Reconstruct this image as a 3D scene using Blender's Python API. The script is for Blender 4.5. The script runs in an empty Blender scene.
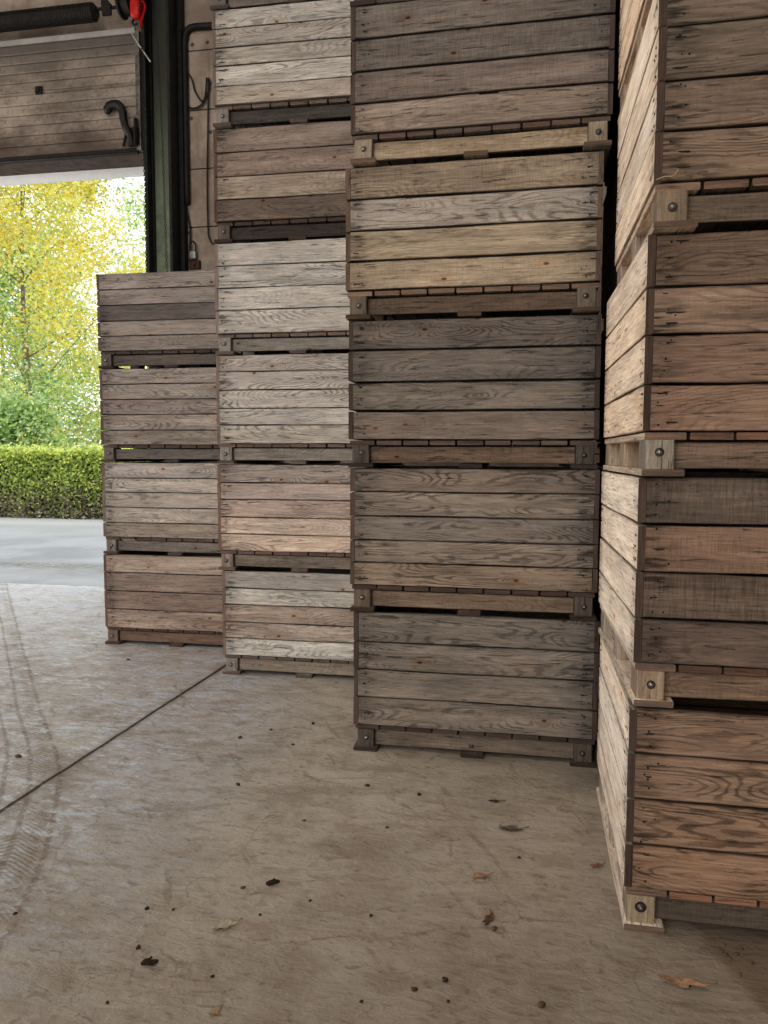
import bpy, bmesh, math, random
import numpy as np
from mathutils import Vector, Matrix

random.seed(7)
C = bpy.context.scene.collection

# ------------------------------------------------------------------ colours
def lin(c, gain=1.0):
    out = []
    for v in c:
        v = v / 255.0
        v = v / 12.92 if v <= 0.04045 else ((v + 0.055) / 1.055) ** 2.4
        out.append(min(v * gain, 0.85))
    return tuple(out)

# ------------------------------------------------------------------ node helpers
def new_mat(name):
    m = bpy.data.materials.new(name)
    m.use_nodes = True
    nt = m.node_tree
    for n in list(nt.nodes):
        nt.nodes.remove(n)
    out = nt.nodes.new('ShaderNodeOutputMaterial')
    b = nt.nodes.new('ShaderNodeBsdfPrincipled')
    nt.links.new(b.outputs[0], out.inputs[0])
    return m, nt, b

class G:
    """tiny expression helper over a node tree"""
    def __init__(s, nt): s.nt = nt
    def _in(s, sock, v):
        if v is None: return
        if isinstance(v, bpy.types.NodeSocket): s.nt.links.new(v, sock)
        else: sock.default_value = v
    def math(s, op, a, b=None, c=None, clamp=False):
        n = s.nt.nodes.new('ShaderNodeMath'); n.operation = op; n.use_clamp = clamp
        s._in(n.inputs[0], a); s._in(n.inputs[1], b); s._in(n.inputs[2], c)
        return n.outputs[0]
    def add(s, a, b): return s.math('ADD', a, b)
    def sub(s, a, b): return s.math('SUBTRACT', a, b)
    def mul(s, a, b): return s.math('MULTIPLY', a, b)
    def ss(s, x, lo, hi, a=0.0, b=1.0):
        n = s.nt.nodes.new('ShaderNodeMapRange'); n.interpolation_type = 'SMOOTHSTEP'
        s._in(n.inputs['Value'], x); s._in(n.inputs['From Min'], lo); s._in(n.inputs['From Max'], hi)
        s._in(n.inputs['To Min'], a); s._in(n.inputs['To Max'], b)
        return n.outputs[0]
    def xyz(s, x, y, z=0.0):
        n = s.nt.nodes.new('ShaderNodeCombineXYZ')
        s._in(n.inputs[0], x); s._in(n.inputs[1], y); s._in(n.inputs[2], z)
        return n.outputs[0]
    def sep(s, v):
        n = s.nt.nodes.new('ShaderNodeSeparateXYZ'); s._in(n.inputs[0], v)
        return n.outputs
    def attr(s, name):
        n = s.nt.nodes.new('ShaderNodeAttribute'); n.attribute_name = name
        return n
    def noise(s, vec, scale=1.0, detail=2.0, rough=0.5, dist=0.0):
        n = s.nt.nodes.new('ShaderNodeTexNoise')
        s._in(n.inputs['Vector'], vec); n.inputs['Scale'].default_value = scale
        n.inputs['Detail'].default_value = detail; n.inputs['Roughness'].default_value = rough
        n.inputs['Distortion'].default_value = dist
        return n.outputs['Fac']
    def voro(s, vec, scale=1.0, feature='F1', dim='2D'):
        n = s.nt.nodes.new('ShaderNodeTexVoronoi'); n.voronoi_dimensions = dim; n.feature = feature
        s._in(n.inputs['Vector'], vec); n.inputs['Scale'].default_value = scale
        return n.outputs['Distance']
    def mix(s, f, a, b, mode='MIX'):
        n = s.nt.nodes.new('ShaderNodeMix'); n.data_type = 'RGBA'; n.blend_type = mode
        s._in(n.inputs[0], f)
        for i, v in ((6, a), (7, b)):
            if isinstance(v, (tuple, list)) and len(v) == 3: v = (*v, 1.0)
            s._in(n.inputs[i], v)
        return n.outputs[2]
    def bump(s, h, strength=0.3, dist=0.002):
        n = s.nt.nodes.new('ShaderNodeBump'); s._in(n.inputs['Height'], h)
        n.inputs['Strength'].default_value = strength; n.inputs['Distance'].default_value = dist
        return n.outputs[0]
    def pos(s):
        return s.nt.nodes.new('ShaderNodeNewGeometry').outputs['Position']
    def obj(s):
        return s.nt.nodes.new('ShaderNodeTexCoord').outputs['Object']

def wood_material():
    m, nt, b = new_mat('weathered_wood'); g = G(nt)
    uvw = g.sep(g.attr('uvw').outputs['Vector'])
    ext = g.sep(g.attr('ext').outputs['Vector'])
    ta = g.attr('tint')
    u, v, sd = uvw[0], uvw[1], uvw[2]
    uend, vf, saw = ext[0], ext[1], ext[2]
    fig = ta.outputs['Alpha']
    s1, s2 = g.mul(sd, 13.7), g.mul(sd, 5.1)
    # knots
    kv = g.xyz(g.add(g.mul(u, 2.3), s1), g.add(g.mul(v, 4.6), s2))
    kd = g.voro(kv)
    kpresent = g.ss(g.noise(g.xyz(g.mul(u, .9), s1, s2), 1.0, 0), .50, .56)
    kk = g.math('POWER', 2.718, g.mul(kd, -13.0))
    # flowing figure: contour lines of a stretched noise, swirling round the knots
    fld = g.noise(g.xyz(g.mul(u, 1.1), g.add(g.mul(v, 7.0), s1), s2), 1.0, 1.2, .4)
    fld = g.add(fld, g.mul(g.noise(g.xyz(g.mul(u, 14), g.mul(v, 60), s1), 1.0, 2.0), .030))
    fld = g.add(fld, g.mul(g.mul(kk, kpresent), .40))
    rings = g.math('SINE', g.mul(fld, 190.0))
    patchy = g.ss(g.noise(g.xyz(g.mul(u, 3.0), g.mul(v, 14.0), g.add(s2, 2.0)), 1.0, 2.0), .34, .60)
    line = g.mul(g.ss(rings, .0, .95), patchy)
    # fibres along the board
    fib = g.noise(g.xyz(g.mul(u, 9.0), g.mul(v, 150.0), s1), 1.0, 3.0, .65)
    fib2 = g.noise(g.xyz(g.mul(u, 1.5), g.mul(v, 28.0), s2), 1.0, 3.0, .6)
    sawn = g.noise(g.xyz(g.mul(u, 210.0), g.mul(v, 14.0), s1), 1.0, 2.0, .6)
    blot = g.noise(g.xyz(g.mul(u, 2.6), g.mul(v, 8.0), s2), 1.0, 4.0, .62)
    speck = g.noise(g.xyz(g.mul(u, 55.0), g.mul(v, 120.0), s1), 1.0, 2.0, .6)
    col = ta.outputs['Color']
    k1 = g.math('MULTIPLY_ADD', g.sub(blot, .5), 1.05, 1.03)
    k2 = g.math('MULTIPLY_ADD', g.sub(fib, .5), 1.3, 1.0)
    k3 = g.math('MULTIPLY_ADD', g.sub(fib2, .5), .95, 1.03)
    k4 = g.math('MULTIPLY_ADD', g.mul(line, fig), -.55, 1.10)
    k5 = g.math('MULTIPLY_ADD', g.mul(g.sub(sawn, .5), saw), 1.0, 1.0)
    k6 = g.ss(speck, .62, .76, 1.0, .60)
    chk = g.noise(g.xyz(g.mul(u, 6.0), g.mul(v, 75.0), g.add(s1, 9.0)), 1.0, 4.0, .65)
    k6 = g.mul(k6, g.ss(chk, .59, .67, 1.0, .40))
    k = g.mul(g.mul(g.mul(k1, k2), g.mul(k3, k4)), g.mul(k5, k6))
    # darker along the board edges
    edge = g.math('ABSOLUTE', g.sub(vf, .5))
    ed = g.ss(g.add(edge, g.mul(g.sub(blot, .5), .10)), .455, .50, 1.0, .60)
    k = g.mul(k, ed)
    # black stains that trail from the nails at the ends
    st = g.noise(g.xyz(g.mul(u, 9.0), g.mul(v, 62.0), s2), 1.0, 2.0, .6)
    near = g.mul(g.ss(uend, .03, .13, 1.0, 0.0), g.ss(g.noise(g.xyz(s1, g.mul(v, 12.0), s2), 1.0, 1.0), .40, .58))
    stain = g.mul(g.ss(g.add(st, g.mul(near, .12)), .58, .74), near)
    k = g.mul(k, g.math('MULTIPLY_ADD', stain, -.62, 1.0))
    k = g.mul(k, g.ss(uend, .0, .14, .80, 1.0))
    # knots
    kn = g.mul(g.ss(kd, .018, .042, 1.0, 0.0), kpresent)
    halo = g.mul(g.ss(kd, .05, .16, 1.0, 0.0), kpresent)
    k = g.mul(k, g.math('MULTIPLY_ADD', kn, -.72, 1.0))
    sc = g.nt.nodes.new('ShaderNodeVectorMath'); sc.operation = 'SCALE'
    nt.links.new(col, sc.inputs[0]); nt.links.new(k, sc.inputs['Scale'])
    col2 = g.mix(g.mul(halo, .35), sc.outputs[0], g.mix(1.0, sc.outputs[0], (1.0, .72, .5), 'MULTIPLY'))
    # warm worn flecks
    wn = g.noise(g.xyz(g.mul(u, 3.5), g.mul(v, 16.0), g.add(s1, 4.0)), 1.0, 3.0, .6)
    col3 = g.mix(g.ss(wn, .56, .72, 0.0, .55), col2, g.mix(1.0, col2, (1.10, .97, .84), 'MULTIPLY'))
    nt.links.new(col3, b.inputs['Base Color'])
    b.inputs['Roughness'].default_value = .82
    b.inputs['Specular IOR Level'].default_value = .25
    hgt = g.add(g.mul(line, g.mul(fig, -.5)), g.add(fib, g.mul(fib2, .7)))
    hgt = g.sub(hgt, g.mul(kn, .6))
    nt.links.new(g.bump(hgt, .55, .0016), b.inputs['Normal'])
    return m

def plain(name, col, rough=.6, metal=0.0, nscale=8.0, amt=.4, bump=.15, spec=.5):
    m, nt, b = new_mat(name); g = G(nt)
    p = g.obj()
    n = g.noise(p, nscale, 4, .6)
    c = g.mix(g.ss(n, .3, .7), tuple(x * (1 - amt) for x in col), tuple(min(1, x * (1 + amt * .5)) for x in col))
    nt.links.new(c, b.inputs['Base Color'])
    b.inputs['Roughness'].default_value = rough; b.inputs['Metallic'].default_value = metal
    b.inputs['Specular IOR Level'].default_value = spec
    if bump: nt.links.new(g.bump(n, bump, .004), b.inputs['Normal'])
    return m

def tint_mat(name, rough=.7, trans=0.0, rand=.0):
    m, nt, b = new_mat(name); g = G(nt)
    a = g.attr('tint')
    n = g.noise(g.obj(), 90.0, 2)
    c = g.mix(g.ss(n, .3, .7, 0, rand), a.outputs['Color'], g.mix(1.0, a.outputs['Color'], (.55, .5, .45), 'MULTIPLY'))
    nt.links.new(c, b.inputs['Base Color'])
    b.inputs['Roughness'].default_value = rough
    b.inputs['Specular IOR Level'].default_value = .2
    if trans:
        t = nt.nodes.new('ShaderNodeBsdfTranslucent'); nt.links.new(c, t.inputs[0])
        mx = nt.nodes.new('ShaderNodeMixShader'); mx.inputs[0].default_value = trans
        nt.links.new(b.outputs[0], mx.inputs[1]); nt.links.new(t.outputs[0], mx.inputs[2])
        out = [n for n in nt.nodes if n.type == 'OUTPUT_MATERIAL'][0]
        nt.links.new(mx.outputs[0], out.inputs[0])
    return m

WOOD = wood_material()
IRON = plain('rusty_iron', (.075, .055, .045), .55, .6, 60, .5)
NAIL = plain('nail_hole', (.012, .009, .007), .9, 0, 60, .2, 0)
STAIN = plain('nail_stain', (.030, .022, .016), .9, 0, 60, .3, 0)
BOLT = plain('zinc_bolt', (.30, .29, .28), .4, .9, 80, .5)

# ------------------------------------------------------------------ floor materials
def floor_material():
    m, nt, b = new_mat('dirty_concrete'); g = G(nt)
    p = g.pos(); s = g.sep(p); X, Y = s[0], s[1]
    big = g.noise(p, .55, 4, .6)
    mid = g.noise(p, 2.6, 6, .65)
    fine = g.noise(p, 28.0, 5, .7)
    # streaks dragged across the slab
    dr = g.noise(g.xyz(g.add(g.mul(X, 1.5), g.mul(Y, .5)), g.mul(Y, 7.0), 0), 1.0, 5, .65, .4)
    pebbly = g.noise(g.xyz(g.mul(X, 16), g.mul(Y, 34), 0), 1.0, 3, .6, .6)
    dark = lin((152, 142, 128), 1.0); base = lin((186, 177, 163), 1.0); pale = lin((206, 199, 188), 1.0)
    c = g.mix(g.ss(mid, .32, .62), dark, base)
    c = g.mix(g.ss(g.add(g.mul(big, .6), g.mul(dr, .4)), .45, .66, 0, .8), c, pale)
    # left area: grey and damp, with a thin skin of water
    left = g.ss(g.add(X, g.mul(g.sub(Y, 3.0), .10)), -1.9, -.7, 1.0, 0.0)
    c = g.mix(g.mul(g.mul(g.ss(Y, 4.2, 7.0), g.ss(X, -2.4, -3.6)), .7), c, lin((226, 226, 230), 1.0))  # daylight falling in from the doorway, painted as a paler floor colour
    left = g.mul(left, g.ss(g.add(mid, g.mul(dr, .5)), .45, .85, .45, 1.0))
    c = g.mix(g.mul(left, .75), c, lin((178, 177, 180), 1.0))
    # mud: brown smears, strongest in the left foreground
    mudmask = g.ss(g.add(g.mul(dr, .55), g.mul(big, .5)), .50, .64)
    fg = g.ss(Y, 1.6, 4.4, 1.0, .35)
    c = g.mix(g.mul(g.mul(mudmask, fg), .45), c, lin((142, 122, 98), 1.0))
    # tyre track that curves in from the door
    f = nt.nodes.new('ShaderNodeFloatCurve'); cm = f.mapping; cu = cm.curves[0]
    pts = [(1.0, -1.35), (2.06, -1.63), (2.33, -1.73), (2.67, -1.89), (3.31, -2.29), (3.8, -2.7), (4.9, -3.6), (7.0, -5.3), (9.0, -6.9)]
    while len(cu.points) < len(pts): cu.points.new(.5, .5)
    for q, (yy, xx) in zip(cu.points, pts): q.location = (yy / 10.0, -xx / 10.0)
    cm.update()
    nt.links.new(g.mul(Y, .1), f.inputs['Value'])
    tx = g.mul(f.outputs[0], -10.0)
    d0 = g.sub(X, tx)
    alltread = None
    for off in (-.10, -.40):
        d = g.sub(d0, off)
        inside = g.ss(g.math('ABSOLUTE', g.add(d, g.mul(g.sub(mid, .5), .08))), .06, .12, 1.0, 0.0)
        lug = g.math('SINE', g.mul(g.add(Y, g.add(g.mul(g.math('ABSOLUTE', d), .6), g.mul(g.sub(mid, .5), .10))), 230.0))
        lug = g.ss(lug, -.1, .5)
        t = g.mul(g.mul(inside, lug), g.ss(g.noise(p, 4.2, 4), .45, .58))
        alltread = t if alltread is None else g.math('MAXIMUM', alltread, t)
    tr_left = g.mul(alltread, g.ss(X, -1.2, -.9, 1.0, 0.0))
    
    rim = g.ss(g.math('ABSOLUTE', g.add(d0, g.mul(g.sub(mid, .5), .25))), .01, .09, 1.0, 0.0)
    c = g.mix(g.mul(g.mul(rim, g.ss(fine, .4, .6, .3, 1)), .5), c, lin((122, 106, 88), 1.0))
    # thin water skin and pale smears between mud prints, bluish highlights painted in
    t1 = g.noise(g.xyz(g.mul(d0, 9.0), g.mul(Y, 24.0), 0), 1.0, 4, .65, .5)
    t2 = g.noise(g.xyz(g.mul(X, 3.0), g.mul(Y, 5.5), 2.0), 1.0, 5, .7, .6)
    lm = g.ss(g.add(X, g.mul(g.sub(mid, .5), 1.2)), -2.0, -1.0, 1.0, 0.0)
    wet_sheen = g.mul(g.mul(g.ss(t1, .47, .55), g.ss(t2, .46, .56)), lm)
    c = g.mix(g.mul(wet_sheen, .75), c, lin((196, 204, 216), 1.0))
    mudp = g.mul(g.mul(g.ss(t1, .50, .42), g.ss(t2, .56, .44)), lm)
    c = g.mix(g.mul(mudp, .40), c, lin((140, 122, 98), 1.0))
    c = g.mix(g.mul(tr_left, .40), c, lin((120, 106, 90), 1.0))
    for off in (-.45, -.33, -.25, -.12, .03):
        ln = g.ss(g.math('ABSOLUTE', g.sub(g.add(d0, g.mul(g.sub(mid, .5), .05)), off)), .006, .02, 1.0, 0.0)
        c = g.mix(g.mul(g.mul(ln, lm), g.ss(fine, .40, .55, .1, .6)), c, lin((104, 90, 74), 1.0))
    # mottling, drag marks and crumbs of dirt over the whole slab
    m1 = g.noise(g.xyz(g.mul(X, 5.0), g.mul(Y, 9.0), 5.0), 1.0, 6, .72, .8)
    c = g.mix(g.ss(m1, .50, .62, 0, .42), c, lin((136, 121, 102), 1.0))
    c = g.mix(g.ss(m1, .46, .36, 0, .35), c, lin((200, 188, 170), 1.0))
    m2 = g.noise(g.xyz(g.mul(X, 45), g.mul(Y, 60), 0), 1.0, 4, .75)
    c = g.mix(g.ss(m2, .60, .70, 0, .65), c, lin((86, 72, 56), 1.0))
    m3 = g.noise(g.xyz(g.add(g.mul(X, 9), g.mul(Y, 6)), g.sub(g.mul(Y, 1.6), g.mul(X, 1.2)), 3.0), 1.0, 4, .6, .3)
    c = g.mix(g.ss(m3, .62, .70, 0, .35), c, lin((100, 84, 66), 1.0))
    c = g.mix(g.mul(g.ss(Y, 3.4, 1.5), .42), c, lin((134, 121, 105), 1.0))  # darker towards the foreground
    c = g.mix(g.mul(g.ss(X, -.9, .2), .30), c, lin((134, 122, 106), 1.0))  # darker towards the right
    # speckle of grit and pits
    c = g.mix(g.ss(pebbly, .56, .72, 0, .45), c, lin((96, 82, 66), 1.0))
    c = g.mix(g.ss(fine, .60, .75, 0, .5), c, lin((88, 75, 62), 1.0))
    # hairline scuffs
    sc = g.voro(g.xyz(g.add(g.mul(X, 1.3), g.mul(mid, .7)), g.add(g.mul(Y, 1.1), g.mul(big, .8)), 0), 1.0, 'DISTANCE_TO_EDGE')
    c = g.mix(g.mul(g.ss(sc, .0, .012, 1, 0), g.ss(mid, .4, .6, 0, .45)), c, lin((100, 86, 70), 1.0))
    # darker brown poured patch by the near bin stack
    pe = g.add(g.sub(X, .60), g.mul(g.sub(Y, 2.45), .32))
    patch = g.mul(g.ss(g.add(pe, g.mul(g.sub(fine, .5), .06)), -.02, .03), g.ss(Y, 2.5, 2.8, 1, 0))
    c = g.mix(g.mul(patch, .5), c, lin((104, 82, 64), 1.0))
    # expansion joint
    jx = g.sub(X, g.add(-2.29, g.mul(Y, .0425)))
    jx = g.add(jx, g.mul(g.sub(g.noise(p, 5.0, 2), .5), .016))
    aj = g.math('ABSOLUTE', jx)
    j = g.ss(aj, .006, .013, 1.0, 0.0)
    c = g.mix(g.mul(g.ss(aj, .01, .05, 1, 0), .35), c, lin((110, 92, 70), 1.0))
    c = g.mix(g.mul(j, .9), c, lin((46, 36, 27), 1.0))
    # pulled down a little towards the foreground
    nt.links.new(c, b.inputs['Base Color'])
    wet = g.math('MAXIMUM', g.mul(g.mul(left, g.ss(g.add(g.mul(dr, .5), g.mul(mid, .5)), .46, .58)), .6), wet_sheen)
    wet = g.mul(wet, g.sub(1.0, g.mul(tr_left, .8)))
    r = g.ss(wet, .1, .9, .70, .34)
    nt.links.new(r, b.inputs['Roughness'])
    b.inputs['Specular IOR Level'].default_value = .5
    h = g.add(g.mul(mid, .5), g.add(g.mul(fine, .22), g.mul(pebbly, .3)))
    h = g.sub(h, g.mul(j, 2.0)); h = g.sub(h, g.mul(tr_left, .25)); h = g.add(h, g.mul(dr, .5))
    nt.links.new(g.bump(h, .8, .02), b.inputs['Normal'])
    return m

def ground_material():
    m, nt, b = new_mat('yard_concrete'); g = G(nt)
    p = g.pos(); s = g.sep(p)
    n1 = g.noise(p, .8, 5, .6); n2 = g.noise(g.xyz(g.mul(s[0], 2), g.mul(s[1], 9), 0), 1.0, 5, .7)
    c = g.mix(g.ss(n1, .35, .65), lin((132, 131, 133)), lin((156, 155, 157)))
    far = g.ss(s[1], 11.5, 14.0)
    c = g.mix(g.mul(far, .6), c, lin((162, 159, 155)))
    band = g.mul(g.ss(g.math('ABSOLUTE', g.sub(s[1], 9.0)), .1, .7, 1, 0), g.ss(n2, .5, .62))
    c = g.mix(g.mul(band, .75), c, lin((110, 98, 86)))
    c = g.mix(g.ss(n2, .62, .75, 0, .5), c, lin((128, 120, 112)))
    n4 = g.noise(g.xyz(g.mul(s[0], 9), g.mul(s[1], 7), 0), 1.0, 4, .75)
    c = g.mix(g.ss(n4, .60, .70, 0, .7), c, lin((104, 96, 88)))
    band2 = g.mul(g.ss(g.math('ABSOLUTE', g.sub(s[1], 9.3)), .05, .35, 1, 0), g.ss(n4, .44, .56))
    c = g.mix(g.mul(band2, .7), c, lin((96, 86, 76)))
    c = g.mix(g.ss(s[1], 14.2, 15.2, 0, .5), c, lin((205, 200, 192)))
    nt.links.new(c, b.inputs['Base Color']); b.inputs['Roughness'].default_value = .55
    nt.links.new(g.bump(n2, .3, .01), b.inputs['Normal'])
    return m

def wall_material():
    m, nt, b = new_mat('stained_concrete_panel'); g = G(nt)
    p = g.pos(); s = g.sep(p)
    n1 = g.noise(p, 1.7, 5, .65); n2 = g.noise(g.xyz(g.mul(s[0], 9), s[1], g.mul(s[2], 1.4)), 1.0, 4, .6)
    n3 = g.noise(p, 40, 3, .6)
    c = g.mix(g.ss(n1, .32, .66), lin((150, 135, 122)), lin((192, 178, 164)))
    c = g.mix(g.ss(n2, .52, .7, 0, .45), c, lin((128, 110, 96)))
    c = g.mix(g.ss(n3, .62, .75, 0, .4), c, lin((100, 84, 72)))
    spot = g.ss(g.voro(g.xyz(g.mul(s[0], 1.7), g.mul(s[2], 1.9), 0)), .02, .055, 1, 0)
    c = g.mix(g.mul(spot, .8), c, lin((52, 40, 34)))
    nt.links.new(c, b.inputs['Base Color']); b.inputs['Roughness'].default_value = .85
    nt.links.new(g.bump(g.add(n1, n3), .35, .006), b.inputs['Normal'])
    return m

def door_material():
    m, nt, b = new_mat('grimy_door_panel'); g = G(nt)
    p = g.pos(); s = g.sep(p)
    n1 = g.noise(g.xyz(g.mul(s[0], 1.3), s[1], g.mul(s[2], 3.0)), 1.0, 5, .65)
    n2 = g.noise(p, 22, 4, .65)
    grime = g.ss(g.add(s[2], g.mul(g.sub(n1, .5), 1.0)), 4.85, 5.4, 1.0, 0.0)
    c = g.mix(g.ss(n1, .3, .68), lin((108, 99, 89)), lin((162, 150, 137)))
    c = g.mix(g.mul(grime, .85), c, lin((70, 54, 42)))
    up = g.ss(s[2], 5.7, 6.05)
    c = g.mix(g.mul(up, .8), c, lin((84, 78, 72)))  # lack of light high on the door painted into its colour
    c = g.mix(g.ss(n2, .52, .7, 0, .6), c, lin((84, 70, 58)))
    nt.links.new(c, b.inputs['Base Color']); b.inputs['Roughness'].default_value = .6
    nt.links.new(g.bump(n2, .2, .004), b.inputs['Normal'])
    return m

# ------------------------------------------------------------------ mesh helpers
class MB:
    def __init__(s):
        s.v = []; s.f = []; s.mi = []; s.tint = []; s.uvw = []; s.ext = []
    def vert(s, co, tint=(1, 1, 1, 0), uvw=(0, 0, 0), ext=(9, .5, 0)):
        s.v.append(tuple(co)); s.tint.append(tint); s.uvw.append(uvw); s.ext.append(ext)
        return len(s.v) - 1
    def face(s, ids, mi=0): s.f.append(tuple(ids)); s.mi.append(mi)
    def board(s, o, al, aw, at, L, W, T, col, n=10, wob=.0022, fig=.5, saw=.25, ch=.0022, ends=True, seed=None, endk=.8):
        """one sawn board: al length, aw width, at outward thickness axis"""
        o, al, aw, at = Vector(o), Vector(al), Vector(aw), Vector(at)
        sd = random.random() if seed is None else seed
        u0 = random.random() * 7
        tint = (*col, fig)
        rings = []
        ph1, ph2, a1, a2 = random.random() * 6, random.random() * 6, random.uniform(.3, 1) * wob, random.uniform(.3, 1) * wob
        bow = random.uniform(-1, 1) * wob * .8
        for i in range(n + 1):
            t = i / n; u = t * L
            lo = a1 * math.sin(ph1 + u * 6) + random.uniform(-.5, .5) * wob
            hi = a2 * math.sin(ph2 + u * 7) + random.uniform(-.5, .5) * wob
            th = bow * math.sin(math.pi * t)
            w0, w1 = lo, W + hi
            prof = [(w0 + ch, 0), (w1 - ch, 0), (w1, ch), (w1, T - ch), (w1 - ch, T), (w0 + ch, T), (w0, T - ch), (w0, ch)]
            ids = []
            for (a, c) in prof:
                ids.append(s.vert(o + al * u + aw * a + at * (c + th), tint,
                    (u0 + u, a + c * .9, sd), ((min(u, L - u) if ends else 9.), max(0, min(1, a / W)), saw)))
            rings.append(ids)
        for i in range(n):
            A, B = rings[i], rings[i + 1]
            for k in range(8):
                s.face((A[k], B[k], B[(k + 1) % 8], A[(k + 1) % 8]))
        for e, rg in ((0, rings[0]), (1, rings[-1])):
            ids = [s.vert(s.v[q], (col[0] * endk * 1.12, col[1] * endk * .96, col[2] * endk * .92, 0.0), (u0 + (Vector(s.v[q]) - o).dot(aw), (Vector(s.v[q]) - o).dot(at) * 1.5, sd), (9., .5, saw)) for q in rg]
            s.face(ids if e == 0 else ids[::-1])
    def box(s, x0, x1, y0, y1, z0, z1, mi=0, tint=(1, 1, 1, 0)):
        ids = [s.vert((x, y, z), tint, (x, z, y)) for x in (x0, x1) for y in (y0, y1) for z in (z0, z1)]
        for q in ((0, 1, 3, 2), (4, 6, 7, 5), (0, 4, 5, 1), (2, 3, 7, 6), (0, 2, 6, 4), (1, 5, 7, 3)):
            s.face([ids[i] for i in q], mi)
    def disc(s, c, nrm, r, h, n=8, mi=1, dome=0.0):
        c, nrm = Vector(c), Vector(nrm).normalized()
        a = nrm.orthogonal().normalized(); b2 = nrm.cross(a)
        r0 = [s.vert(c + (a * math.cos(t) + b2 * math.sin(t)) * r) for t in [i * 2 * math.pi / n for i in range(n)]]
        r1 = [s.vert(c + nrm * h + (a * math.cos(t) + b2 * math.sin(t)) * r * (1 if not dome else .8)) for t in [i * 2 * math.pi / n for i in range(n)]]
        for i in range(n): s.face((r0[i], r0[(i + 1) % n], r1[(i + 1) % n], r1[i]), mi)
        if dome:
            r2 = [s.vert(c + nrm * (h + dome * .7) + (a * math.cos(t) + b2 * math.sin(t)) * r * .45) for t in [i * 2 * math.pi / n for i in range(n)]]
            for i in range(n): s.face((r1[i], r1[(i + 1) % n], r2[(i + 1) % n], r2[i]), mi)
            k = s.vert(c + nrm * (h + dome))
            for i in range(n): s.face((r2[i], r2[(i + 1) % n], k), mi)
        else:
            s.face(r1, mi)
    def tube(s, pts, r, n=8, mi=0, tint=(1, 1, 1, 0), caps=True):
        pts = [Vector(p) for p in pts]; rr = r if isinstance(r, (list, tuple)) else [r] * len(pts)
        prev = None; rings = []
        for i, p in enumerate(pts):
            d = (pts[min(i + 1, len(pts) - 1)] - pts[max(i - 1, 0)]).normalized()
            if prev is None: a = d.orthogonal().normalized()
            else:
                a = prev - d * prev.dot(d); a = a.normalized() if a.length > 1e-6 else d.orthogonal().normalized()
            prev = a; b2 = d.cross(a)
            rings.append([s.vert(p + (a * math.cos(t) + b2 * math.sin(t)) * rr[i], tint) for t in [k * 2 * math.pi / n for k in range(n)]])
        for A, B in zip(rings, rings[1:]):
            for k in range(n): s.face((A[k], A[(k + 1) % n], B[(k + 1) % n], B[k]), mi)
        if caps: s.face(rings[0][::-1], mi); s.face(rings[-1], mi)
    def build(s, name, mats, parent=None, smooth=False):
        me = bpy.data.meshes.new(name)
        me.from_pydata(s.v, [], s.f)
        for m in (mats if isinstance(mats, (list, tuple)) else [mats]): me.materials.append(m)
        me.polygons.foreach_set('material_index', s.mi)
        for nm, typ, key, dat in (('tint', 'FLOAT_COLOR', 'color', s.tint), ('uvw', 'FLOAT_VECTOR', 'vector', s.uvw), ('ext', 'FLOAT_VECTOR', 'vector', s.ext)):
            a = me.attributes.new(nm, typ, 'POINT'); a.data.foreach_set(key, np.array(dat, np.float32).ravel())
        if smooth: me.polygons.foreach_set('use_smooth', [True] * len(s.f))
        bm = bmesh.new(); bm.from_mesh(me); bmesh.ops.recalc_face_normals(bm, faces=bm.faces); bm.to_mesh(me); bm.free()
        me.update()
        o = bpy.data.objects.new(name, me); C.objects.link(o)
        if parent: o.parent = parent
        return o

def empty(name, loc=(0, 0, 0), rz=0.0):
    o = bpy.data.objects.new(name, None); C.objects.link(o)
    o.location = loc; o.rotation_euler = (0, 0, rz); o.empty_display_size = .1
    return o
def tag(o, label, cat, group=None):
    o['label'] = label; o['category'] = cat
    if group: o['group'] = group
    return o
def struct(o): o['kind'] = 'structure'; return o

def smoothpts(pts, k=6):
    pts = [Vector(p) for p in pts]; out = []
    for i in range(len(pts) - 1):
        p0, p1, p2, p3 = pts[max(i - 1, 0)], pts[i], pts[i + 1], pts[min(i + 2, len(pts) - 1)]
        for j in range(k):
            t = j / k
            out.append(.5 * ((2 * p1) + (p2 - p0) * t + (2 * p0 - 5 * p1 + 4 * p2 - p3) * t * t + (3 * p1 - p0 - 3 * p2 + p3) * t ** 3))
    out.append(pts[-1]); return out

# ------------------------------------------------------------------ the wooden bins
Z0, Z1, PT, DEP, P = .137, .737, .024, 1.011, .74
X_, Y_, Z_ = Vector((1, 0, 0)), Vector((0, 1, 0)), Vector((0, 0, 1))
GAIN = 1.75; GAP = .005

def desat(c, k=.36):
    l = .3 * c[0] + .55 * c[1] + .15 * c[2]
    r = [x + (l - x) * k for x in c]
    return (r[0] * 1.02, r[1] * 1.055, r[2] * 1.045)
def jit(c, a=.06):
    k = 1 + random.uniform(-a, a); w = random.uniform(-a, a) * .35
    return (c[0] * k * (1 + w), c[1] * k, c[2] * k * (1 - w))

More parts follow.
